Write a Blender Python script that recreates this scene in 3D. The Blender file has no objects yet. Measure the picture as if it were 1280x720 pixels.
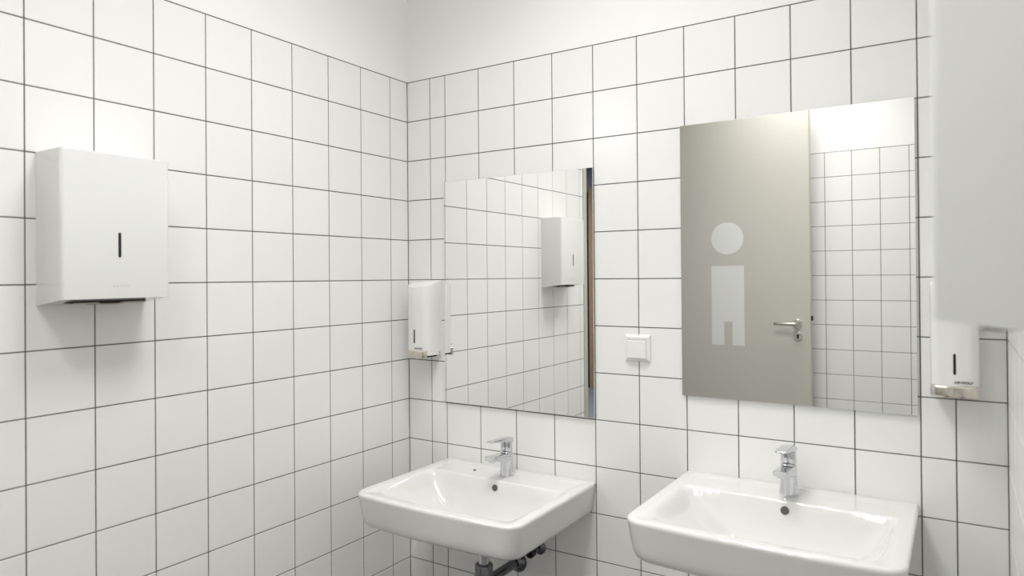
import bpy, bmesh, math, random
from mathutils import Vector, Matrix

random.seed(7)
SC = bpy.context.scene
COL = SC.collection
P = 0.149                 # tile pitch in metres
H = 2.14                  # height of the top of the tiling above the floor
PI = math.pi


def T(x, y, z):
    """tile units (x along the basin wall, y out from it, z down from the tile top) -> metres"""
    return Vector((x * P, -y * P, H + z * P))


# ------------------------------------------------------------------ camera
F_PX, YAW, PITCH, ROLL = 873.186, 0.56922, 0.00510, -0.00808
CAM = T(11.76699, 13.51399, -4.93166)
cy, sy = math.cos(YAW), math.sin(YAW)
fw = Vector((-sy, cy, 0)); rt = Vector((cy, sy, 0)); up = Vector((0, 0, 1))
f2 = fw * math.cos(PITCH) + up * math.sin(PITCH)
u2 = up * math.cos(PITCH) - fw * math.sin(PITCH)
r3 = rt * math.cos(ROLL) + u2 * math.sin(ROLL)
u3 = u2 * math.cos(ROLL) - rt * math.sin(ROLL)
cam_data = bpy.data.cameras.new('camera')
cam = bpy.data.objects.new('camera', cam_data)
COL.objects.link(cam)
m = Matrix.Identity(4)
for i in range(3):
    m[i][0], m[i][1], m[i][2], m[i][3] = r3[i], u3[i], -f2[i], CAM[i]
cam.matrix_world = m
cam_data.sensor_width = 36.0
cam_data.lens = F_PX / 1280.0 * 36.0
cam_data.shift_y = (340.978 - 360.0) / 1280.0
cam_data.clip_start = 0.02
cam_data.dof.use_dof = True
cam_data.dof.focus_distance = 2.6
cam_data.dof.aperture_fstop = 3.0
SC.camera = cam

# ------------------------------------------------------------------ world, exposure
world = bpy.data.worlds.new('world')
SC.world = world
world.use_nodes = True
world.node_tree.nodes['Background'].inputs[0].default_value = (0.9, 0.95, 1.0, 1)
world.node_tree.nodes['Background'].inputs[1].default_value = 0.05
SC.view_settings.view_transform = 'Standard'
SC.view_settings.look = 'None'
SC.view_settings.gamma = 1.0
SC.view_settings.use_curve_mapping = False
SC.view_settings.exposure = 0.0
SC.cycles.diffuse_bounces = 14
SC.cycles.glossy_bounces = 8
SC.cycles.max_bounces = 18

LAMP_STRENGTH = 4.2       # glow of the ceiling lamps' tubes
TUBE_POWER = 3.1          # watts sent down by each tube through its louvre
TUBE_SPREAD = 125.0       # degrees, the louvre's cut-off
HALL_POWER = 90.0         # watts of an unseen light added to brighten the hall beyond the doorway


def area_light(name, loc, size, power, color):
    d = bpy.data.lights.new(name, 'AREA')
    d.shape = 'SQUARE'; d.size = size; d.energy = power; d.color = color
    o = bpy.data.objects.new(name, d); COL.objects.link(o); o.location = loc
    return o


area_light('hall_fill_light', T(-9, 27, 4.4), 1.2, HALL_POWER, (0.95, 0.97, 1.0))  # added fill for the hall, with no fixture behind it


# ------------------------------------------------------------------ materials
def mat(name, color, rough=0.5, metal=0.0, coat=0.0, coat_rough=0.05, var=0.0, bump=0.0, bump_scale=40.0,
        rough_var=0.0, ior=1.5, emit=None, stretch=None, mottling=0.0):
    mt = bpy.data.materials.new(name)
    mt.use_nodes = True
    nt = mt.node_tree; N = nt.nodes; L = nt.links
    b = N['Principled BSDF']
    b.inputs['Base Color'].default_value = (*color, 1)
    b.inputs['Roughness'].default_value = rough
    b.inputs['Metallic'].default_value = metal
    b.inputs['IOR'].default_value = ior
    b.inputs['Coat Weight'].default_value = coat
    b.inputs['Coat Roughness'].default_value = coat_rough
    if emit:
        b.inputs['Emission Color'].default_value = (*emit[0], 1)
        b.inputs['Emission Strength'].default_value = emit[1]
    tc = N.new('ShaderNodeTexCoord')
    src = tc.outputs['Object']
    if stretch:
        mp = N.new('ShaderNodeMapping'); mp.inputs['Scale'].default_value = stretch
        L.new(src, mp.inputs['Vector']); src = mp.outputs['Vector']
    if var or mottling:
        hsv = N.new('ShaderNodeHueSaturation')
        hsv.inputs['Color'].default_value = (*color, 1)
        if var:
            oi = N.new('ShaderNodeObjectInfo')
            mr = N.new('ShaderNodeMapRange')
            mr.inputs['To Min'].default_value = 1 - var; mr.inputs['To Max'].default_value = 1 + var
            L.new(oi.outputs['Random'], mr.inputs['Value'])
        else:
            nz = N.new('ShaderNodeTexNoise'); nz.inputs['Scale'].default_value = bump_scale
            L.new(src, nz.inputs['Vector'])
            mr = N.new('ShaderNodeMapRange')
            mr.inputs['To Min'].default_value = 1 - mottling; mr.inputs['To Max'].default_value = 1 + mottling
            L.new(nz.outputs['Fac'], mr.inputs['Value'])
        L.new(mr.outputs['Result'], hsv.inputs['Value'])
        L.new(hsv.outputs['Color'], b.inputs['Base Color'])
    if bump:
        nz2 = N.new('ShaderNodeTexNoise'); nz2.inputs['Scale'].default_value = bump_scale
        nz2.inputs['Detail'].default_value = 3
        L.new(src, nz2.inputs['Vector'])
        bp = N.new('ShaderNodeBump'); bp.inputs['Strength'].default_value = bump
        bp.inputs['Distance'].default_value = 0.002
        L.new(nz2.outputs['Fac'], bp.inputs['Height'])
        L.new(bp.outputs['Normal'], b.inputs['Normal'])
    return mt


M_TILE = mat('glazed_tile', (0.855, 0.854, 0.844), rough=0.22, var=0.012, bump=0.02, bump_scale=9)
M_GROUT = mat('grout', (0.115, 0.112, 0.106), rough=0.9, mottling=0.2, bump_scale=60)
M_PLASTER = mat('plaster', (0.885, 0.884, 0.876), rough=0.85, bump=0.08, bump_scale=120)
M_FLOOR = mat('floor_tile', (0.16, 0.156, 0.15), rough=0.4, mottling=0.08, bump_scale=12)
M_CERAMIC = mat('sanitary_ceramic', (0.745, 0.743, 0.73), rough=0.035, coat=0.5, coat_rough=0.02)
M_CHROME = mat('chrome', (0.66, 0.67, 0.69), rough=0.05, metal=1.0)
M_DARKCHROME = mat('dull_chrome', (0.17, 0.175, 0.19), rough=0.2, metal=1.0)
M_STEEL = mat('brushed_steel', (0.60, 0.58, 0.53), rough=0.30, metal=1.0, bump=0.05, bump_scale=200, stretch=(0.05, 1, 1))
M_NICKEL = mat('satin_nickel', (0.66, 0.62, 0.56), rough=0.26, metal=1.0, bump=0.04, bump_scale=250, stretch=(0.05, 1, 1))
M_ENAMEL = mat('white_enamel', (0.725, 0.728, 0.72), rough=0.12, coat=0.3)
M_SOAP = mat('soap_enamel', (0.80, 0.80, 0.79), rough=0.14, coat=0.3)
M_PLASTIC = mat('white_plastic', (0.84, 0.835, 0.815), rough=0.3)
M_BLACK = mat('black_plastic', (0.008, 0.008, 0.012), rough=0.25)
M_DARK = mat('dark_recess', (0.02, 0.019, 0.018), rough=0.6)
M_PRINT = mat('grey_print', (0.10, 0.10, 0.11), rough=0.5)
M_PALEPRINT = mat('pale_print', (0.42, 0.42, 0.42), rough=0.5)
M_MIRROR = mat('silvered_glass', (0.965, 0.968, 0.96), rough=0.0, metal=1.0)
M_EDGE = mat('glass_edge', (0.42, 0.47, 0.43), rough=0.15)
M_DOOR = mat('door_laminate', (0.585, 0.573, 0.515), rough=0.42, mottling=0.015, bump_scale=5)
M_DOORSIGN = mat('pictogram_film', (0.80, 0.80, 0.79), rough=0.5)
M_FRAME = mat('frame_paint', (0.50, 0.49, 0.42), rough=0.4)
M_WOOD = mat('brown_wood', (0.36, 0.25, 0.15), rough=0.45, mottling=0.2, bump_scale=14, stretch=(8, 8, 0.6))
M_HALLWALL = mat('hall_wall', (0.24, 0.25, 0.30), rough=0.8, mottling=0.05)
M_HALLFLOOR = mat('hall_floor', (0.20, 0.22, 0.26), rough=0.4)
M_GLOW = mat('lamp_tube', (0.9, 0.9, 0.9), emit=((1.0, 0.992, 0.97), LAMP_STRENGTH))
M_LAMPBODY = mat('lamp_body', (0.8, 0.8, 0.8), rough=0.4)


# ------------------------------------------------------------------ helpers
def link(name, me, material=None, parent=None, loc=None, rot=None, smooth=False):
    o = bpy.data.objects.new(name, me)
    COL.objects.link(o)
    if material is not None and not me.materials:
        for mm in (material if isinstance(material, (list, tuple)) else (material,)):
            me.materials.append(mm)
    if smooth:
        me.polygons.foreach_set('use_smooth', [True] * len(me.polygons))
    if parent is not None:
        o.parent = parent
    if loc is not None:
        o.location = loc
    if rot is not None:
        o.rotation_euler = rot
    return o


def mesh_from(verts, faces):
    me = bpy.data.meshes.new('mesh')
    me.from_pydata([tuple(v) for v in verts], [], faces)
    me.update()
    return me


def bm_mesh(bm, recalc=True):
    if recalc:
        bmesh.ops.recalc_face_normals(bm, faces=bm.faces)
    me = bpy.data.meshes.new('mesh')
    bm.to_mesh(me); bm.free()
    return me


def add_box(bm, lo, hi, bevel=0.0, seg=2):
    vs = [bm.verts.new((x, y, z)) for x in (lo[0], hi[0]) for y in (lo[1], hi[1]) for z in (lo[2], hi[2])]
    idx = ((0, 1, 3, 2), (4, 6, 7, 5), (0, 4, 5, 1), (2, 3, 7, 6), (0, 2, 6, 4), (1, 5, 7, 3))
    fs = [bm.faces.new([vs[i] for i in f]) for f in idx]
    bmesh.ops.recalc_face_normals(bm, faces=fs)
    if bevel:
        es = list({e for f in fs for e in f.edges})
        bmesh.ops.bevel(bm, geom=es, offset=bevel, segments=seg, profile=0.5, affect='EDGES')


def box_mesh(lo, hi, bevel=0.0, seg=2):
    bm = bmesh.new(); add_box(bm, lo, hi, bevel, seg)
    return bm_mesh(bm)


def loft(bm, rings, cap=True, closed=True):
    """skin a list of equally long vertex loops"""
    R = [[bm.verts.new(p) for p in ring] for ring in rings]
    n = len(R[0])
    for a, b in zip(R, R[1:]):
        for i in range(n if closed else n - 1):
            j = (i + 1) % n
            bm.faces.new((a[i], a[j], b[j], b[i]))
    if cap:
        bm.faces.new(list(reversed(R[0])))
        bm.faces.new(R[-1])


def circle(c, r, ax, n=32, ph=0.0):
    """loop of radius r about c, perpendicular to axis vector ax"""
    ax = Vector(ax).normalized()
    a = ax.orthogonal().normalized() if abs(ax.z) < 0.99 else Vector((1, 0, 0))
    b = ax.cross(a)
    return [Vector(c) + a * r * math.cos(2 * PI * i / n + ph) + b * r * math.sin(2 * PI * i / n + ph) for i in range(n)]


def lathe(bm, c, ax, prof, n=32):
    """prof: (distance along axis, radius)"""
    ax = Vector(ax).normalized()
    loft(bm, [circle(Vector(c) + ax * t, max(r, 1e-5), ax, n) for t, r in prof])


def tube(bm, pts, r, n=16):
    pts = [Vector(p) for p in pts]
    rings = []
    ref = None
    for i, p in enumerate(pts):
        d = (pts[min(i + 1, len(pts) - 1)] - pts[max(i - 1, 0)]).normalized()
        if ref is None:
            ref = d.orthogonal().normalized()
        ref = (ref - d * ref.dot(d)).normalized()
        b = d.cross(ref)
        rr = r[i] if isinstance(r, (list, tuple)) else r
        rings.append([p + ref * rr * math.cos(2 * PI * k / n) + b * rr * math.sin(2 * PI * k / n) for k in range(n)])
    loft(bm, rings)


def sq_loop(c, ex, ey, w, h, e=4.0, n=32):
    """superellipse loop in the plane of ex, ey"""
    out = []
    for i in range(n):
        t = 2 * PI * i / n
        ct, st = math.cos(t), math.sin(t)
        out.append(Vector(c) + Vector(ex) * (w / 2 * math.copysign(abs(ct) ** (2 / e), ct))
                   + Vector(ey) * (h / 2 * math.copysign(abs(st) ** (2 / e), st)))
    return out


def smooth_by_angle(me, deg=40):
    me.polygons.foreach_set('use_smooth', [True] * len(me.polygons))
    bm = bmesh.new(); bm.from_mesh(me)
    lim = math.radians(deg)
    for e in bm.edges:
        if len(e.link_faces) == 2 and e.calc_face_angle(0) > lim:
            e.smooth = False
    bm.to_mesh(me); bm.free()
    return me


def thing(name, label, cat, loc, rotz=0.0, group=None):
    o = bpy.data.objects.new(name, None)
    o.empty_display_size = 0.05
    COL.objects.link(o)
    o.location = loc; o.rotation_euler = (0, 0, rotz)
    o['label'] = label; o['category'] = cat
    if group:
        o['group'] = group
    return o


def struct(name, me, material, loc=None):
    o = link(name, me, material, loc=loc)
    o['kind'] = 'structure'
    return o


def dup(root, loc, rotz, label):
    r = root.copy(); COL.objects.link(r)
    r.location = loc; r.rotation_euler = (0, 0, rotz); r['label'] = label
    for ch in list(root.children):
        c = ch.copy(); COL.objects.link(c); c.parent = r
        for g in ch.children:
            d = g.copy(); COL.objects.link(d); d.parent = c
    return r


def lettering(name, text, size, material, parent, loc, rot, shear=0.0, spacing=1.0, weight=0.0):
    cu = bpy.data.curves.new('text', 'FONT')
    cu.body = text; cu.size = size; cu.extrude = 0.0002; cu.align_x = 'CENTER'; cu.align_y = 'CENTER'
    cu.shear = shear; cu.space_character = spacing; cu.resolution_u = 3; cu.offset = weight
    tmp = bpy.data.objects.new('text', cu); COL.objects.link(tmp)
    dg = bpy.context.evaluated_depsgraph_get()
    me = bpy.data.meshes.new_from_object(tmp.evaluated_get(dg))
    bpy.data.objects.remove(tmp)
    me.materials.clear()
    return link(name, me, material, parent=parent, loc=loc, rot=rot)


# ------------------------------------------------------------------ the room shell
ROWS = 14                         # full tile rows; the last, cut row meets the floor
GAP = 0.0030
THK = 0.008
CEIL = 2.95
R_X = 12.40                       # right-hand wall
OPP_Y = 17.45                     # wall opposite the basins
LEFT_END = 9.92                   # the doorway starts here in the left-hand wall
DOOR_Y1 = 16.62
Z0 = -H / P                       # floor in tile units

tile_cache = {}


def tile_mesh(w, h):
    key = (round(w, 4), round(h, 4))
    if key in tile_cache:
        return tile_cache[key]
    b = 0.0005
    x, z = w / 2, h / 2
    v = []
    for (yy, ins) in ((0.0, b), (b, 0.0), (THK - 0.0005, 0.0)):
        v += [(-x + ins, yy, -z + ins), (x - ins, yy, -z + ins), (x - ins, yy, z - ins), (-x + ins, yy, z - ins)]
    f = [(0, 1, 2, 3)]
    for a in (0, 4):
        for i in range(4):
            j = (i + 1) % 4
            f.append((a + j, a + i, a + 4 + i, a + 4 + j))
    me = mesh_from(v, f)
    me.materials.append(M_TILE)
    tile_cache[key] = me
    return me


def tiling(parent, cols, to_world, rz, zs):
    """tiles between consecutive column bounds (tile units) and row bounds"""
    for a, b in zip(cols, cols[1:]):
        for z1, z0 in zip(zs, zs[1:]):
            w, h = (b - a) * P - GAP, (z1 - z0) * P - GAP
            o = bpy.data.objects.new('tile', tile_mesh(w, h))
            COL.objects.link(o)
            o.parent = parent
            o.location = to_world((a + b) / 2, (z1 + z0) / 2)
            o.rotation_euler = (random.uniform(-.0011, .0011), 0, rz + random.uniform(-.0011, .0011))


zrows = [-k for k in range(ROWS + 1)] + [Z0]
WT = 0.12
LIFT = Vector((0, 0, .0016))        # the plaster starts a joint's width above the tiles

# basin wall: plaster above, sunk bed behind the tiles
bm = bmesh.new()
add_box(bm, T(-.8, 0, 0) + LIFT, T(R_X + .8, 0, 0) + Vector((0, WT, CEIL - H)))
add_box(bm, T(-.8, 0, Z0) + Vector((0, THK, 0)), T(R_X + .8, 0, 0) + Vector((0, WT, 0)))
wall_back = struct('wall_back', bm_mesh(bm), M_PLASTER)
link('grout', box_mesh(T(0, 0, Z0) + Vector((0, .0014, 0)), T(R_X, 0, 0) + LIFT + Vector((0, THK, 0))), M_GROUT, wall_back)
bcols = [0, .735] + [1.2068 + k for k in range(11)] + [11.705, R_X]
tiling(wall_back, bcols, lambda c, z: T(c, 0, z), 0, zrows)

# wall with the towel dispenser and, further along, the doorway
DOOR_H = 2.52
bm = bmesh.new()
add_box(bm, T(0, 0, 0) + LIFT + Vector((-WT, 0, 0)), T(0, LEFT_END, 0) + Vector((0, 0, CEIL - H)))
add_box(bm, T(0, 0, Z0) + Vector((-WT, 0, 0)), T(0, LEFT_END, 0) + Vector((-THK, 0, 0)))
add_box(bm, (-WT, -DOOR_Y1 * P, DOOR_H), (0, -LEFT_END * P, CEIL))
add_box(bm, (-WT, -(OPP_Y + .8) * P, 0), (0, -DOOR_Y1 * P, CEIL))
wall_left = struct('wall_left', bm_mesh(bm), M_PLASTER)
link('grout', box_mesh(T(0, 0, Z0) + Vector((-THK, 0, 0)), T(0, LEFT_END, 0) + LIFT + Vector((-.0014, 0, 0))), M_GROUT, wall_left)
lcols = [0] + [.637 + k for k in range(10)] + [LEFT_END]
tiling(wall_left, lcols, lambda c, z: T(0, c, z), PI / 2, zrows)

# wall the camera stands next to
bm = bmesh.new()
add_box(bm, T(R_X, -.8, 0) + LIFT, T(R_X, OPP_Y + .8, 0) + Vector((WT, 0, CEIL - H)))
add_box(bm, T(R_X, -.8, Z0) + Vector((THK, 0, 0)), T(R_X, OPP_Y + .8, 0) + Vector((WT, 0, 0)))
wall_right = struct('wall_right', bm_mesh(bm), M_PLASTER)
link('grout', box_mesh(T(R_X, 0, Z0) + Vector((.0014, 0, 0)), T(R_X, OPP_Y, 0) + LIFT + Vector((THK, 0, 0))), M_GROUT, wall_right)
rcols = [0] + [.637 + k for k in range(17)] + [OPP_Y]
tiling(wall_right, rcols, lambda c, z: T(R_X, c, z), -PI / 2, zrows)

# wall behind the camera, seen in the mirrors
bm = bmesh.new()
add_box(bm, T(0, OPP_Y, 0) + LIFT + Vector((0, -WT, 0)), T(R_X, OPP_Y, 0) + Vector((0, 0, CEIL - H)))
add_box(bm, T(0, OPP_Y, Z0) + Vector((0, -WT, 0)), T(R_X, OPP_Y, 0) + Vector((0, -THK, 0)))
wall_front = struct('wall_front', bm_mesh(bm), M_PLASTER)
link('grout', box_mesh(T(0, OPP_Y, Z0) + Vector((0, -THK, 0)), T(R_X, OPP_Y, 0) + LIFT + Vector((0, -.0014, 0))), M_GROUT, wall_front)
fcols = [0] + [.19 + k for k in range(1, 13)] + [R_X]
tiling(wall_front, fcols, lambda c, z: T(c, OPP_Y, z), PI, zrows)

struct('floor', box_mesh((-WT, -(OPP_Y + .8) * P, -.1), (R_X * P + WT, WT, 0)), M_FLOOR)
struct('ceiling', box_mesh((-WT, -(OPP_Y + .8) * P, CEIL), (R_X * P + WT, WT, CEIL + .1)), M_PLASTER)

# the hall beyond the doorway (a sliver of it shows in a mirror)
HX0, HY1 = -24.0, 40.0
struct('floor_hall', box_mesh((HX0 * P, -HY1 * P, -.1), (-WT, -4 * P, 0)), M_HALLFLOOR)
struct('ceiling_hall', box_mesh((HX0 * P, -HY1 * P, CEIL), (-WT, -4 * P, CEIL + .1)), M_HALLWALL)
struct('wall_hall_end', box_mesh((HX0 * P, -HY1 * P - .12, -.1), (-WT, -HY1 * P, CEIL + .1)), M_HALLWALL)
struct('wall_hall_side', box_mesh((HX0 * P - .12, -HY1 * P, -.1), (HX0 * P, -4 * P, CEIL + .1)), M_HALLWALL)
struct('wall_hall_near', box_mesh((HX0 * P, -4 * P, -.1), (-WT, -4 * P + .12, CEIL + .1)), M_HALLWALL)
struct('wall_hall_room_side', box_mesh((-WT, -HY1 * P, -.1), (0, -(OPP_Y + .8) * P, CEIL + .1)), M_HALLWALL)
# wooden double door at the end of the hall
door2 = struct('door_2', box_mesh(T(-14.56, HY1, Z0), T(-8.0, HY1, 0) + Vector((0, .035, .38)), .003), M_WOOD)
link('glass_panel', box_mesh(T(-15.6, HY1, Z0), T(-14.58, HY1, 0) + Vector((0, .03, .32))), M_BLACK, door2)

# ------------------------------------------------------------------ door and its frame
bm = bmesh.new()
FW = 0.040
for (a, b) in ((LEFT_END, LEFT_END + FW / P), (DOOR_Y1 - FW / P, DOOR_Y1)):
    add_box(bm, (-WT - .004, -b * P, 0), (.004, -a * P, DOOR_H), .001, 1)
add_box(bm, (-WT - .004, -DOOR_Y1 * P, DOOR_H - FW), (.004, -LEFT_END * P, DOOR_H), .001, 1)
struct('trim_1', bm_mesh(bm), M_FRAME)

LEAF_Y, LEAF_T, LEAF_X1 = 16.40, 0.062, 6.765
leaf_w = LEAF_X1 * P - .012
door = struct('door_1', box_mesh((0, -LEAF_T, 0), (leaf_w, 0, DOOR_H - .05), .0015, 1), M_DOOR)
door.location = (.012, -LEAF_Y * P, .008)


def on_door(x, z):       # tile coordinates -> the leaf's local x and z
    return (x + .12) * P - .012, H + (z + .07) * P - .008


# pictogram of a man: a disc and a body with a notch between the legs
cx, cz = on_door(3.40, -3.47)
bm = bmesh.new(); lathe(bm, (cx, 0, cz), (0, 1, 0), [(-.0001, .1005), (.0008, .1005)], 64)
link('pictogram_head', bm_mesh(bm), M_DOORSIGN, door)
x0, zt = on_door(2.72, -4.635); x1, zb = on_door(4.085, -7.98)
n0, nt_ = on_door(3.245, -6.99); n1, _ = on_door(3.585, -6.99)
bm = bmesh.new()
out = [(x0, zb), (n0, zb), (n0, nt_), (n1, nt_), (n1, zb), (x1, zb), (x1, zt), (x0, zt)]
fr = [bm.verts.new((a, .0008, b)) for a, b in out]; bk = [bm.verts.new((a, -.0001, b)) for a, b in out]
bm.faces.new(fr); bm.faces.new(list(reversed(bk)))
for i in range(8):
    j = (i + 1) % 8
    bm.faces.new((fr[i], bk[i], bk[j], fr[j]))
link('pictogram_body', bm_mesh(bm), M_DOORSIGN, door)


def door_lever(sgn, y0):
    hx, hz = on_door(6.17, -7.0)
    bm = bmesh.new()
    lathe(bm, (hx, y0, hz), (0, sgn, 0), [(0, .026), (.006, .026), (.008, .024)], 32)
    rose = link('door_handle', smooth_by_angle(bm_mesh(bm)), M_STEEL, door)
    bm = bmesh.new()
    pts = [(hx, y0, hz), (hx, y0 + sgn * .030, hz)]
    for k in range(1, 7):
        a = k / 6 * PI / 2
        pts.append((hx - .018 * (1 - math.cos(a)), y0 + sgn * (.030 + .018 * math.sin(a)), hz))
    pts += [(hx - .06, y0 + sgn * .048, hz), (hx - .122, y0 + sgn * .048, hz), (hx - .127, y0 + sgn * .048, hz)]
    tube(bm, pts, [.0095] * (len(pts) - 1) + [.006])
    link('lever', smooth_by_angle(bm_mesh(bm)), M_STEEL, rose)
    kx, kz = on_door(6.185, -7.50)
    bm = bmesh.new()
    lathe(bm, (kx, y0, kz), (0, sgn, 0), [(0, .026), (.006, .026), (.008, .024)], 32)
    key = link('key_rosette', smooth_by_angle(bm_mesh(bm)), M_STEEL, door)
    bm = bmesh.new()
    lathe(bm, (kx, y0 + sgn * .0078, kz + .005), (0, sgn, 0), [(0, .0075), (.0006, .0075)], 20)
    add_box(bm, (kx - .005, min(y0 + sgn * .0078, y0 + sgn * .0084), kz - .017), (kx + .005, max(y0 + sgn * .0078, y0 + sgn * .0084), kz + .004))
    link('keyhole', bm_mesh(bm), M_BLACK, key)


door_lever(1, 0.0)
door_lever(-1, -LEAF_T)
lx, lz = leaf_w, on_door(0, -6.78)[1]
link('strike_latch', box_mesh((lx - .004, -.048, lz - .014), (lx + .010, -.024, lz + .014), .002, 1), M_BLACK, door)
link('lock_forend', box_mesh((lx - .001, -.047, lz - .16), (lx + .0012, -.021, lz + .06)), M_STEEL, door)

# ------------------------------------------------------------------ ceiling lamps (outside the frame; they light the room)
def ceiling_lamp(x, y, label, dim=1.0):
    t = thing('ceiling_lamp', label, 'lamp', T(x, y, 0) + Vector((0, 0, CEIL - H)), 0, 'ceiling lamps')
    bm = bmesh.new(); s = .30; d = .05
    for lo, hi in (((-s, -s, -d), (s, -s + .012, 0)), ((-s, s - .012, -d), (s, s, 0)),
                   ((-s, -s + .012, -d), (-s + .012, s - .012, 0)), ((s - .012, -s + .012, -d), (s, s - .012, 0)),
                   ((-s, -s, -.004), (s, s, 0))):
        add_box(bm, lo, hi)
    link('housing', bm_mesh(bm), M_LAMPBODY, t)
    for k in range(4):
        xx = -.21 + .14 * k
        link('lamp_tube', box_mesh((xx - .018, -.27, -.034), (xx + .018, .27, -.012), .005, 1), M_GLOW, t)
    for k in range(4):
        d = bpy.data.lights.new('tube_light', 'AREA')
        d.shape = 'RECTANGLE'; d.size = .035; d.size_y = .54; d.energy = TUBE_POWER * dim
        d.color = (1.0, .992, .97); d.spread = math.radians(TUBE_SPREAD)
        o = bpy.data.objects.new('tube_light', d); COL.objects.link(o)
        o.parent = t; o.location = (-.21 + .14 * k, 0, -.037)
    return t


ceiling_lamp(6.2, 5.7, 'square white four-tube lamp on the ceiling in front of the washbasins')
ceiling_lamp(6.7, 13.9, 'square white four-tube lamp on the ceiling near the open grey door', .88)

# ------------------------------------------------------------------ mirrors
MIR_Y = .06


def wall_mirror(x0, x1, z0, z1, label):
    w, h = (x1 - x0) * P, (z1 - z0) * P
    t = thing('wall_mirror', label, 'mirror', T((x0 + x1) / 2, 0, z0), 0, 'frameless mirrors over the washbasins')
    y = -MIR_Y * P
    bm = bmesh.new()
    add_box(bm, (-w / 2, y + .0012, 0), (w / 2, y + .005, h))
    link('glass_edge', bm_mesh(bm), M_EDGE, t)
    bm = bmesh.new()
    b = .0007
    def lp(yy, ins):
        return [(-w / 2 + ins, yy, ins), (w / 2 - ins, yy, ins), (w / 2 - ins, yy, h - ins), (-w / 2 + ins, yy, h - ins)]
    loft(bm, [lp(y + .0012, 0), lp(y, b)])
    link('mirror_face', bm_mesh(bm), M_MIRROR, t)
    for zz in (.08, h - .12):
        link('wall_bracket', box_mesh((-w / 2 + .06, y + .005, zz), (w / 2 - .06, 0, zz + .04)), M_DARKCHROME, t)
    return t


wall_mirror(1.195, 5.212, -7.965, -2.622, 'frameless mirror over the lower washbasin, reflecting the towel dispenser and tiles')
wall_mirror(7.13, 11.167, -7.312, -1.98, 'frameless mirror over the higher washbasin, reflecting the grey door with a pictogram')

# ------------------------------------------------------------------ washbasins
BW, BD = .594, .492


def basin_outline(n=280):
    hw = BW / 2
    rc, rb = .050, .010
    pts = []
    def arc(c, r, a0, a1, k):
        return [(c[0] + r * math.cos(a0 + (a1 - a0) * i / k), c[1] + r * math.sin(a0 + (a1 - a0) * i / k)) for i in range(k + 1)]
    bow = lambda x: .016 * min(1, abs(x) / hw) ** 2.2
    pts += [(-hw + rb * 2, 0)] + [(-hw + .002, 0.0), (-hw, .002)]
    yc = BD - bow(hw - rc) - rc
    pts += [(-hw, d * (yc - .002) / 40 + .002) for d in range(1, 40)]
    pts += arc((-hw + rc, yc), rc, PI, PI / 2, 14)
    for i in range(1, 60):
        x = -hw + rc + (2 * hw - 2 * rc) * i / 60
        pts.append((x, BD - bow(x)))
    pts += arc((hw - rc, yc), rc, PI / 2, 0, 14)
    pts += [(hw, .002 + (yc - .002) * (1 - d / 40)) for d in range(1, 40)]
    pts += [(hw, .002), (hw - .002, 0.0), (hw - rb * 2, 0)]
    pts += [(hw - rb * 2 - (2 * hw - 4 * rb) * i / 130, 0) for i in range(1, 130)]
    return pts


def sstep(t):
    t = max(0.0, min(1.0, t))
    return t * t * (3 - 2 * t)


def bowl_depth(x, d):
    """height of the basin's upper surface below its rim"""
    hw = BW / 2
    a = max(0.0, min(1.0, (hw - .028 - abs(x)) / .185)); a = a * (2 - a) * sstep(a / .22)
    b = max(0.0, min(1.0, (BD - .028 - .016 * (abs(x) / hw) ** 2.2  - d) / .30)); b = b * (2 - b) * sstep(b / .18)
    # the back of the bowl falls away steeply from the tap ledge
    w = (d - .133) / .062
    w = max(0.0, min(1.0, w)); w = (1 - (1 - w) ** 2) * sstep(w / .28)
    dip = .0035 * sstep((hw - .022 - abs(x)) / .03) * sstep((d - .016) / .03) * sstep((BD - .02 - d) / .04)
    return -(.125 * a * b * min(1, w) + dip)


def basin_mesh():
    ol = basin_outline()
    n = len(ol)
    def ring(ins, z):
        hw = BW / 2
        return [(x * (hw - ins) / hw, -(ins * .3 + d * (BD - ins * 1.3) / BD), z) for x, d in ol]
    rings = []
    # underside up to the outer edge
    def under(s, z):
        base = ring(.060, z)
        return [(px * s, -.24 + (py + .24) * s, z) for px, py, _ in base]
    rings += [under(.10, -.150), under(.35, -.148), under(.6, -.135), under(.8, -.117), under(.93, -.109)]
    for ins, z in ((.050, -.1065), (.034, -.105), (.023, -.1015), (.0155, -.094), (.0115, -.084), (.0088, -.070), (.006, -.05),
                   (.0035, -.030), (.0012, -.014), (.0004, -.009), (.0008, -.0055), (.0022, -.0026), (.0045, -.0008), (.0075, 0)):
        rings.append(ring(ins, z))
    top = ring(.0075, 0)
    c = (0, -.30)
    S = 150
    for k in range(1, S):
        s = 1 - k / S
        s = s ** 1.0
        rr = []
        for px, py, _ in top:
            x = c[0] + (px - c[0]) * s; y = c[1] + (py - c[1]) * s
            rr.append((x, y, bowl_depth(x, -y)))
        rings.append(rr)
    bm = bmesh.new()
    loft(bm, rings)
    me = bm_mesh(bm)
    me.polygons.foreach_set('use_smooth', [True] * len(me.polygons))
    return me


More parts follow.
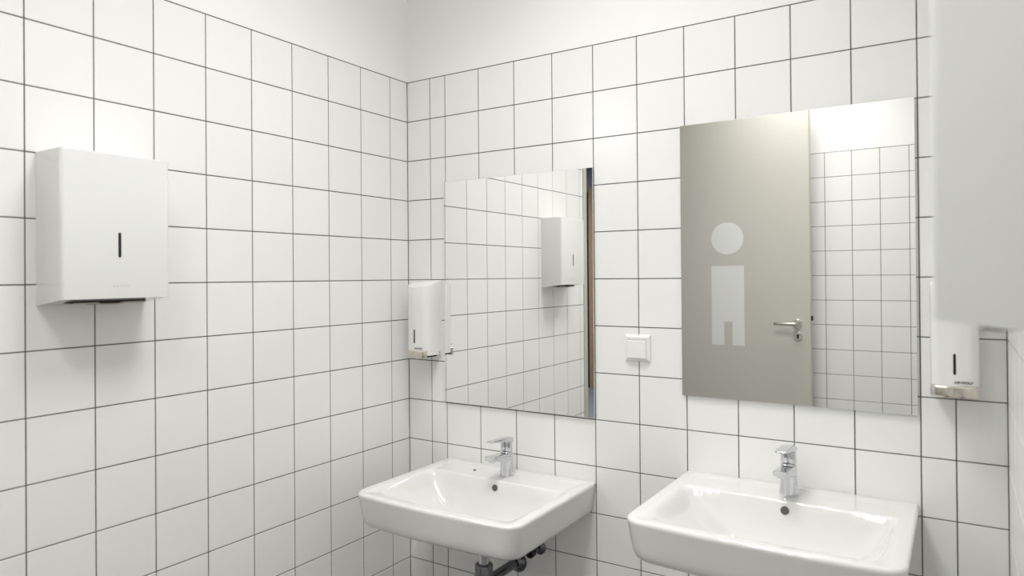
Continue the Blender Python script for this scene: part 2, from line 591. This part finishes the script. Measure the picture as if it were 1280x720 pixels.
def washbasin(x, z, label):
    t = thing('washbasin', label, 'washbasin', T(x, 0, z), 0, 'wall-hung washbasins')
    link('bowl', basin_mesh(), M_CERAMIC, t)
    # overflow on the back slope of the bowl
    d = .143; e = .003
    zz = bowl_depth(0, d)
    pos = Vector((.006, -d, zz))
    nrm = Vector((0, -(-(bowl_depth(0, d + e) - bowl_depth(0, d - e)) / (2 * e)), 1)).normalized()
    bm = bmesh.new()
    lathe(bm, pos - nrm * .002, nrm, [(0, .0128), (.0034, .0128), (.0040, .0120), (.0040, .0108), (.0030, .0102)], 28)
    ov = link('overflow_ring', smooth_by_angle(bm_mesh(bm)), M_CERAMIC, t)
    bm = bmesh.new()
    lathe(bm, pos + nrm * .0008, nrm, [(0, .0104), (.0018, .0104)], 24)
    link('overflow_hole', bm_mesh(bm), mat('overflow_shadow', (.10, .085, .07), rough=.5), ov)
    bm = bmesh.new()
    zc = bowl_depth(0, .30)
    lathe(bm, (0, -.30, zc - .002), (0, 0, 1), [(0, .032), (.004, .032), (.0065, .027), (.0065, .020), (.0095, .018), (.011, .010)], 32)
    link('drain', smooth_by_angle(bm_mesh(bm)), M_CHROME, t)
    return t


LX, LZ = 3.215, -9.335
RX, RZ = 9.185, -8.79
basin_low = washbasin(LX, LZ, 'lower white ceramic washbasin with a small plug on its ledge, beside the corner')
bm = bmesh.new()
lathe(bm, ((2.40 - LX) * P, -.078, bowl_depth((2.40 - LX) * P, .078) - .002), (0, 0, 1), [(0, .0052), (.004, .0052), (.0052, .004)], 20)
link('ledge_plug', smooth_by_angle(bm_mesh(bm)), M_DARKCHROME, basin_low)
basin_high = washbasin(RX, RZ, 'higher white ceramic washbasin under the mirror that shows the grey door')
basin_high.children[0].data = basin_low.children[0].data


# ------------------------------------------------------------------ taps
def faucet(x, z, label):
    t = thing('faucet', label, 'tap', T(x, .52, z) + Vector((0, 0, bowl_depth(0, .52 * P))), 0, 'single-lever chrome taps')
    # body: slightly tapering column, leaning top cut
    bm = bmesh.new()
    prof = [(0, .0232), (.002, .0238), (.006, .0236), (.020, .0220), (.042, .0205), (.060, .0200), (.072, .0202)]
    rings = [circle((0, 0, h_), r, (0, 0, 1), 40) for h_, r in prof]
    rings.append([Vector((p.x, p.y, .0795 - p.y * .12)) for p in circle((0, 0, 0), .0202, (0, 0, 1), 40)])
    rings.append([Vector((p.x, p.y, .0815 - p.y * .12)) for p in circle((0, 0, 0), .0185, (0, 0, 1), 40)])
    loft(bm, rings)
    link('body', smooth_by_angle(bm_mesh(bm), 50), M_CHROME, t)
    # spout: broad at the body, sharpening to a flat tip
    bm = bmesh.new()
    secs = []
    for k in range(15):
        s = k / 14
        d = .004 + .098 * s
        w = .0395 - .003 * s
        top = .0800 + .005 * s
        bot = .0440 + .0265 * (s ** .8)
        c = Vector((0, -d, (top + bot) / 2))
        secs.append(sq_loop(c, (1, 0, 0), (0, -.10, 1), w, top - bot, 3.4 + 2 * s, 36))
    c = Vector((0, -.1055, .0805))
    secs.append(sq_loop(c, (1, 0, 0), (0, -.1, 1), .031, .0075, 4, 36))
    loft(bm, secs)
    link('spout', smooth_by_angle(bm_mesh(bm), 50), M_CHROME, t)
    bm = bmesh.new()
    lathe(bm, (0, -.0865, .0735), (0, -.15, -1), [(0, .0120), (.008, .0120), (.0095, .0108), (.0095, .0085), (.006, .0080)], 28)
    link('aerator', smooth_by_angle(bm_mesh(bm)), M_CHROME, t)
    # dark joint, then the lever: neck and flat paddle
    bm = bmesh.new()
    loft(bm, [[Vector((p.x, p.y, h_ - p.y * .12)) for p in circle((0, 0, 0), r, (0, 0, 1), 32)] for h_, r in ((.080, .0165), (.0845, .0165))])
    link('joint_ring', smooth_by_angle(bm_mesh(bm)), M_DARKCHROME, t)
    bm = bmesh.new()
    nk = []
    for h_, r, sh in ((.0835, .0190, .12), (.0855, .0198, .12), (.100, .0192, .05), (.116, .0190, 0), (.121, .0185, 0)):
        nk.append([Vector((p.x, p.y, h_ - p.y * sh)) for p in circle((0, 0, 0), r, (0, 0, 1), 36)])
    loft(bm, nk)
    lv = link('lever', smooth_by_angle(bm_mesh(bm), 50), M_CHROME, t)
    bm = bmesh.new()
    secs = []
    for k in range(17):
        s = k / 16
        d = -.0195 + .115 * s
        w = .0400 * (1 - .30 * s ** 1.5)
        if k == 0:
            w *= .75
        zt = .1265 + .0045 * math.sin(min(1, s * 1.6) * PI / 2) + .001 * s
        th = .0150 * (1 - s) ** 1.0 + .0042
        if k == 0:
            th *= .6
        c = Vector((0, -d, zt - th / 2))
        secs.append(sq_loop(c, (1, 0, 0), (0, 0, 1), w, th, 3.2, 36))
    secs.append(sq_loop(Vector((0, -.0975, .1295)), (1, 0, 0), (0, 0, 1), .022, .0022, 3, 36))
    loft(bm, secs)
    link('lever_paddle', smooth_by_angle(bm_mesh(bm), 50), M_CHROME, lv)
    return t


faucet(LX + .06, LZ, 'chrome single-lever tap on the lower washbasin beside the corner')
faucet(RX + .02, RZ, 'chrome single-lever tap on the higher washbasin, below the mirror showing the door')


# ------------------------------------------------------------------ traps under the basins
def bottle_trap(x, z, label):
    t = thing('bottle_trap', label, 'pipe', T(x, 0, z), 0, 'drain traps under the washbasins')
    D = .201
    bm = bmesh.new()
    lathe(bm, (0, -D, -.147), (0, 0, -1), [(0, .0176), (.115, .0176)], 28)
    link('tailpipe', smooth_by_angle(bm_mesh(bm)), M_CHROME, t)
    bm = bmesh.new()
    lathe(bm, (0, -D, -.250), (0, 0, -1), [(0, .0195), (.001, .026), (.004, .0285), (.036, .0285), (.040, .030), (.13, .030), (.145, .024), (.147, .005)], 32)
    link('trap_body', smooth_by_angle(bm_mesh(bm)), M_DARKCHROME, t)
    bm = bmesh.new()
    tube(bm, [(0, -D + .01, -.313), (0, -D * .5, -.313), (0, -.004, -.313)], .016, 24)
    link('outlet_pipe', smooth_by_angle(bm_mesh(bm)), M_DARKCHROME, t)
    bm = bmesh.new()
    lathe(bm, (0, -D + .030, -.313), (0, 1, 0), [(0, .0175), (.002, .0195), (.018, .0195), (.020, .0165)], 28)
    link('union_nut', smooth_by_angle(bm_mesh(bm)), M_DARKCHROME, t)
    bm = bmesh.new()
    lathe(bm, (0, -.001, -.313), (0, -1, 0), [(0, .036), (.004, .036), (.012, .030), (.022, .019)], 32)
    link('wall_rosette', smooth_by_angle(bm_mesh(bm)), M_DARKCHROME, t)
    return t


def angle_valve(x, z, label):
    t = thing('angle_valve', label, 'valve', T(x, 0, z), 0, 'angle valves under the washbasins')
    bm = bmesh.new()
    lathe(bm, (0, -.001, 0), (0, -1, 0), [(0, .024), (.004, .024), (.010, .017), (.012, .010), (.045, .010)], 28)
    link('wall_fitting', smooth_by_angle(bm_mesh(bm)), M_DARKCHROME, t)
    bm = bmesh.new()
    lathe(bm, (0, -.046, 0), (0, -1, 0), [(0, .013), (.003, .0165), (.020, .0165), (.023, .013)], 12)
    link('knob', smooth_by_angle(bm_mesh(bm)), M_BLACK, t)
    bm = bmesh.new()
    tube(bm, [(0, -.036, .004), (0, -.036, .04), (-.01, -.045, .07), (-.03, -.06, .088)], .0045, 12)
    link('hose', smooth_by_angle(bm_mesh(bm)), M_DARKCHROME, t)
    return t


bottle_trap(LX, LZ, 'dull chrome drain trap and outlet pipe under the lower washbasin')
angle_valve(LX + .58, LZ - 1.66, 'small angle valve with dark knob on the wall under the lower washbasin')


# ------------------------------------------------------------------ paper towel dispensers
TW, TD, TH = 1.665 * P, .77 * P, 2.335 * P


def towel_dispenser(loc, rz, label):
    """local frame: front faces -y, wall at y = 0, x along the wall, z = 0 at the lower edge on the wall"""
    t = thing('paper_towel_dispenser', label, 'dispenser', loc, rz, 'paper towel dispensers')
    rise = .0145                       # the underside climbs towards the front
    bm = bmesh.new()
    prof = [(0, 0), (0, TH), (-TD, TH), (-TD, rise)]
    a = [bm.verts.new((-TW / 2, y, z)) for y, z in prof]; b = [bm.verts.new((TW / 2, y, z)) for y, z in prof]
    bm.faces.new(list(reversed(a))); bm.faces.new(b)
    for i in range(4):
        j = (i + 1) % 4
        bm.faces.new((a[i], a[j], b[j], b[i]))
    bmesh.ops.recalc_face_normals(bm, faces=bm.faces)
    es = [e for e in bm.edges if all(v.co.y < -TD + .001 for v in e.verts) and abs(e.verts[0].co.z - e.verts[1].co.z) > .1]
    bmesh.ops.bevel(bm, geom=es, offset=.009, segments=5, profile=.5, affect='EDGES')
    es = [e for e in bm.edges if all(v.co.z > TH - .001 for v in e.verts) and not all(v.co.y > -.001 for v in e.verts)]
    bmesh.ops.bevel(bm, geom=es, offset=.003, segments=2, profile=.5, affect='EDGES')
    cover = link('cover', smooth_by_angle(bm_mesh(bm), 35), M_ENAMEL, t)
    # fill-level slot
    zc = TH - 1.41 * P; hh = .0290; wd = .0033
    bm = bmesh.new()
    pts = [(wd * math.cos(q), hh - wd + wd * math.sin(q)) for q in [PI * i / 8 for i in range(9)]]
    pts += [(-x_, -z_) for x_, z_ in pts]
    loft(bm, [[(x_ + .002, -TD + .001, z_ + zc) for x_, z_ in pts], [(x_ + .002, -TD - .0006, z_ + zc) for x_, z_ in pts]])
    link('level_window', bm_mesh(bm), M_BLACK, cover)
    lettering('lettering', 'AIR-WOLF', .0062, M_PALEPRINT, cover, (.006, -TD - .0001, .043), (PI / 2, 0, 0), spacing=1.5)
    # paper outlet below the front edge
    ang = math.atan2(rise, TD)
    def zu(y):
        return rise * (-y / TD)
    yc = -TD + .062
    bm = bmesh.new()
    add_box(bm, (-.086, yc - .022, zu(yc) - .0025), (.086, yc + .022, zu(yc) + .006), .001, 1)
    tray = link('outlet_tray', bm_mesh(bm), M_DARK, t)
    bm = bmesh.new()
    za = zu(yc) - .0030
    tube(bm, [(-.082, yc - .024, za), (-.03, yc - .024, za), (-.02, yc - .021, za - .003), (.02, yc - .021, za - .003),
              (.03, yc - .024, za), (.082, yc - .024, za)], .0022, 10)
    link('metal_lip', smooth_by_angle(bm_mesh(bm)), M_STEEL, tray)
    bm = bmesh.new()
    add_box(bm, (-.045, yc - .016, zu(yc) - .0065), (.040, yc + .012, zu(yc) + .004), .004, 2)
    link('outlet_mouth', bm_mesh(bm), M_DARK, tray)
    bm = bmesh.new()
    lathe(bm, (-TW / 2 + .007, -.006, .006), (-1, 0, 0), [(.006, .003), (.0075, .003)], 12)
    link('side_screw', bm_mesh(bm), M_STEEL, t)
    return t


towel_a = towel_dispenser(T(0, 7.66, -5.32), PI / 2, 'white paper towel dispenser with black slot on the wide empty tiled wall')
dup(towel_a, T(R_X, 7.66, -5.32), -PI / 2, 'white paper towel dispenser seen end-on and blurred, close up above a soap dispenser')


# ------------------------------------------------------------------ soap dispensers
SW, SD, SH = .66 * P, .64 * P, 1.80 * P


def soap_plan(w, d, r, n=8):
    """U-shaped plan: flat sides from the wall, rounded front corners and a slightly bowed front"""
    hw = w / 2
    pts = [(-hw, 0.0), (-hw, -d * .35)]
    k = n
    for i in range(k + 1):
        a = PI + (PI / 2) * i / k
        pts.append((-hw + r + r * math.cos(a), -(d - .004) + r + r * math.sin(a)))
    for i in range(1, 12):
        x = -hw + r + (w - 2 * r) * i / 12
        pts.append((x, -(d - .004) - .004 * (1 - (x / (hw - r)) ** 2)))
    for i in range(k + 1):
        a = 1.5 * PI + (PI / 2) * i / k
        pts.append((hw - r + r * math.cos(a), -(d - .004) + r + r * math.sin(a)))
    pts += [(hw, -d * .35), (hw, 0.0)]
    return pts


def soap_dispenser(loc, label):
    """local z = 0 at the lower edge of the cover; wall at y = 0, front faces -y"""
    t = thing('soap_dispenser', label, 'dispenser', loc, 0, 'soap dispensers')
    link('back_plate', box_mesh((-SW / 2 - .001, -.007, -.004), (SW / 2 + .001, -.0005, SH + .001), .0015, 1), M_PLASTIC, t)
    pl = soap_plan(SW, SD, .030)
    def ztop(y):
        return SH - .020 * min(1, -y / SD) ** 1.6
    def inset(f, dz):
        return [(x * (1 - f * 2 / SW), min(-.0085, y + (f if y < -SD * .5 else 0)), ztop(y) + dz) for x, y in pl]
    pl2 = [(x, min(y, -.0085)) for x, y in pl]
    bm = bmesh.new()
    rings = [[(x, y, 0) for x, y in pl2]]
    for k in range(1, 6):
        rings.append([(x, y, (ztop(y) - .004) * k / 5) for x, y in pl2])
    rings += [inset(.0008, -.0016), inset(.0022, -.0004), inset(.004, 0)]
    loft(bm, rings)
    cover = link('cover', smooth_by_angle(bm_mesh(bm), 45), M_SOAP, t)
    # level slot and lettering on the front
    zc = .069; hh = .0245; wd = .0027
    pts = [(wd * math.cos(q), hh - wd + wd * math.sin(q)) for q in [PI * i / 8 for i in range(9)]]
    pts += [(-a, -b) for a, b in pts]
    bm = bmesh.new()
    loft(bm, [[(a, -SD + .002, b + zc) for a, b in pts], [(a, -SD - .0007, b + zc) for a, b in pts]])
    link('level_window', bm_mesh(bm), M_BLACK, cover)
    lettering('lettering', 'AIR-WOLF', .0078, M_PRINT, cover, (.0165, -SD + .0007, .0265), (PI / 2, 0, math.radians(2)), shear=.2, weight=.0003)
    # push lever: a bowed metal strip, pinched in the middle, wrapped round the front
    lp = soap_plan(SW + .004, SD + .0060, .020, 8)
    lp = [q for q in lp if q[1] < -SD * .86]
    n = len(lp)
    def strip(off, z, pinch):
        out = []
        for x, y in lp:
            g = math.exp(-(x / .014) ** 2)
            out.append((x * (1 - off * 2 / SW), y + off + (.0040 * g * pinch), z + (.0030 * g if z < .002 else 0)))
        return out
    bm = bmesh.new()
    levels = [(.003, -.0105, 0), (.0008, -.0085, .6), (0, -.004, 1), (0, .006, 1), (.0004, .012, .8), (.0012, .0165, .35), (.0035, .0180, 0)]
    rings = []
    for off, z, pn in levels:
        o_ = strip(off, z, pn)
        i_ = [(x * .93, y + .006, z) for x, y, z in o_]
        rings.append(o_ + list(reversed(i_)))
    loft(bm, rings)
    lever = link('push_lever', smooth_by_angle(bm_mesh(bm), 50), M_NICKEL, t)
    bm = bmesh.new()
    add_box(bm, (-SW / 2 + .003, -SD * .80, -.006), (SW / 2 - .003, -SD * .25, .002), .002, 1)
    link('lever_base', bm_mesh(bm), M_DARK, lever)
    bm = bmesh.new()
    lathe(bm, (0, -SD * .6, -.002), (0, 0, -1), [(0, .006), (.010, .005), (.013, .003)], 16)
    link('nozzle', smooth_by_angle(bm_mesh(bm)), M_PLASTIC, t)
    bm = bmesh.new()
    lathe(bm, (SW / 2 - .001, -.013, .007), (1, 0, 0), [(0, .0028), (.0018, .0028), (.0022, .002)], 14)
    link('side_screw', bm_mesh(bm), M_DARKCHROME, t)
    return t


soap_dispenser(T(.73, 0, -6.82), 'white soap dispenser with metal push lever, between the room corner and a mirror')
soap_dispenser(T(11.695, 0, -6.82), 'white soap dispenser with metal push lever, partly behind the blurred close-up dispenser')

# ------------------------------------------------------------------ wall socket with hinged lid
t = thing('wall_socket', 'square white wall socket with a lid, on tiles between two mirrors', 'socket', T(6.19, 0, -6.425), 0)
bm = bmesh.new()
s = .0405
loft(bm, [[(-q, yy, -q), (q, yy, -q), (q, yy, q), (-q, yy, q)] for q, yy in ((s, 0), (s, -.004), (s - .0015, -.0065), (s - .007, -.0095))])
frame = link('frame', bm_mesh(bm), M_PLASTIC, t)
link('lid', box_mesh((-.030, -.0165, -.031), (.030, -.009, .0235), .0022, 2), M_PLASTIC, t)
lb = link('label_holder', box_mesh((-.029, -.0118, .0245), (.029, -.009, .0325), .0008, 1), M_PLASTIC, t)
bm = bmesh.new()
for lo, hi in (((-.0275, -.0121, .0306), (.0275, -.0117, .0314)), ((-.0275, -.0121, .0256), (.0275, -.0117, .0264)),
               ((-.0275, -.0121, .0256), (-.0262, -.0117, .0314)), ((.0262, -.0121, .0256), (.0275, -.0117, .0314))):
    add_box(bm, lo, hi)
link('label_border', bm_mesh(bm), M_PALEPRINT, lb)
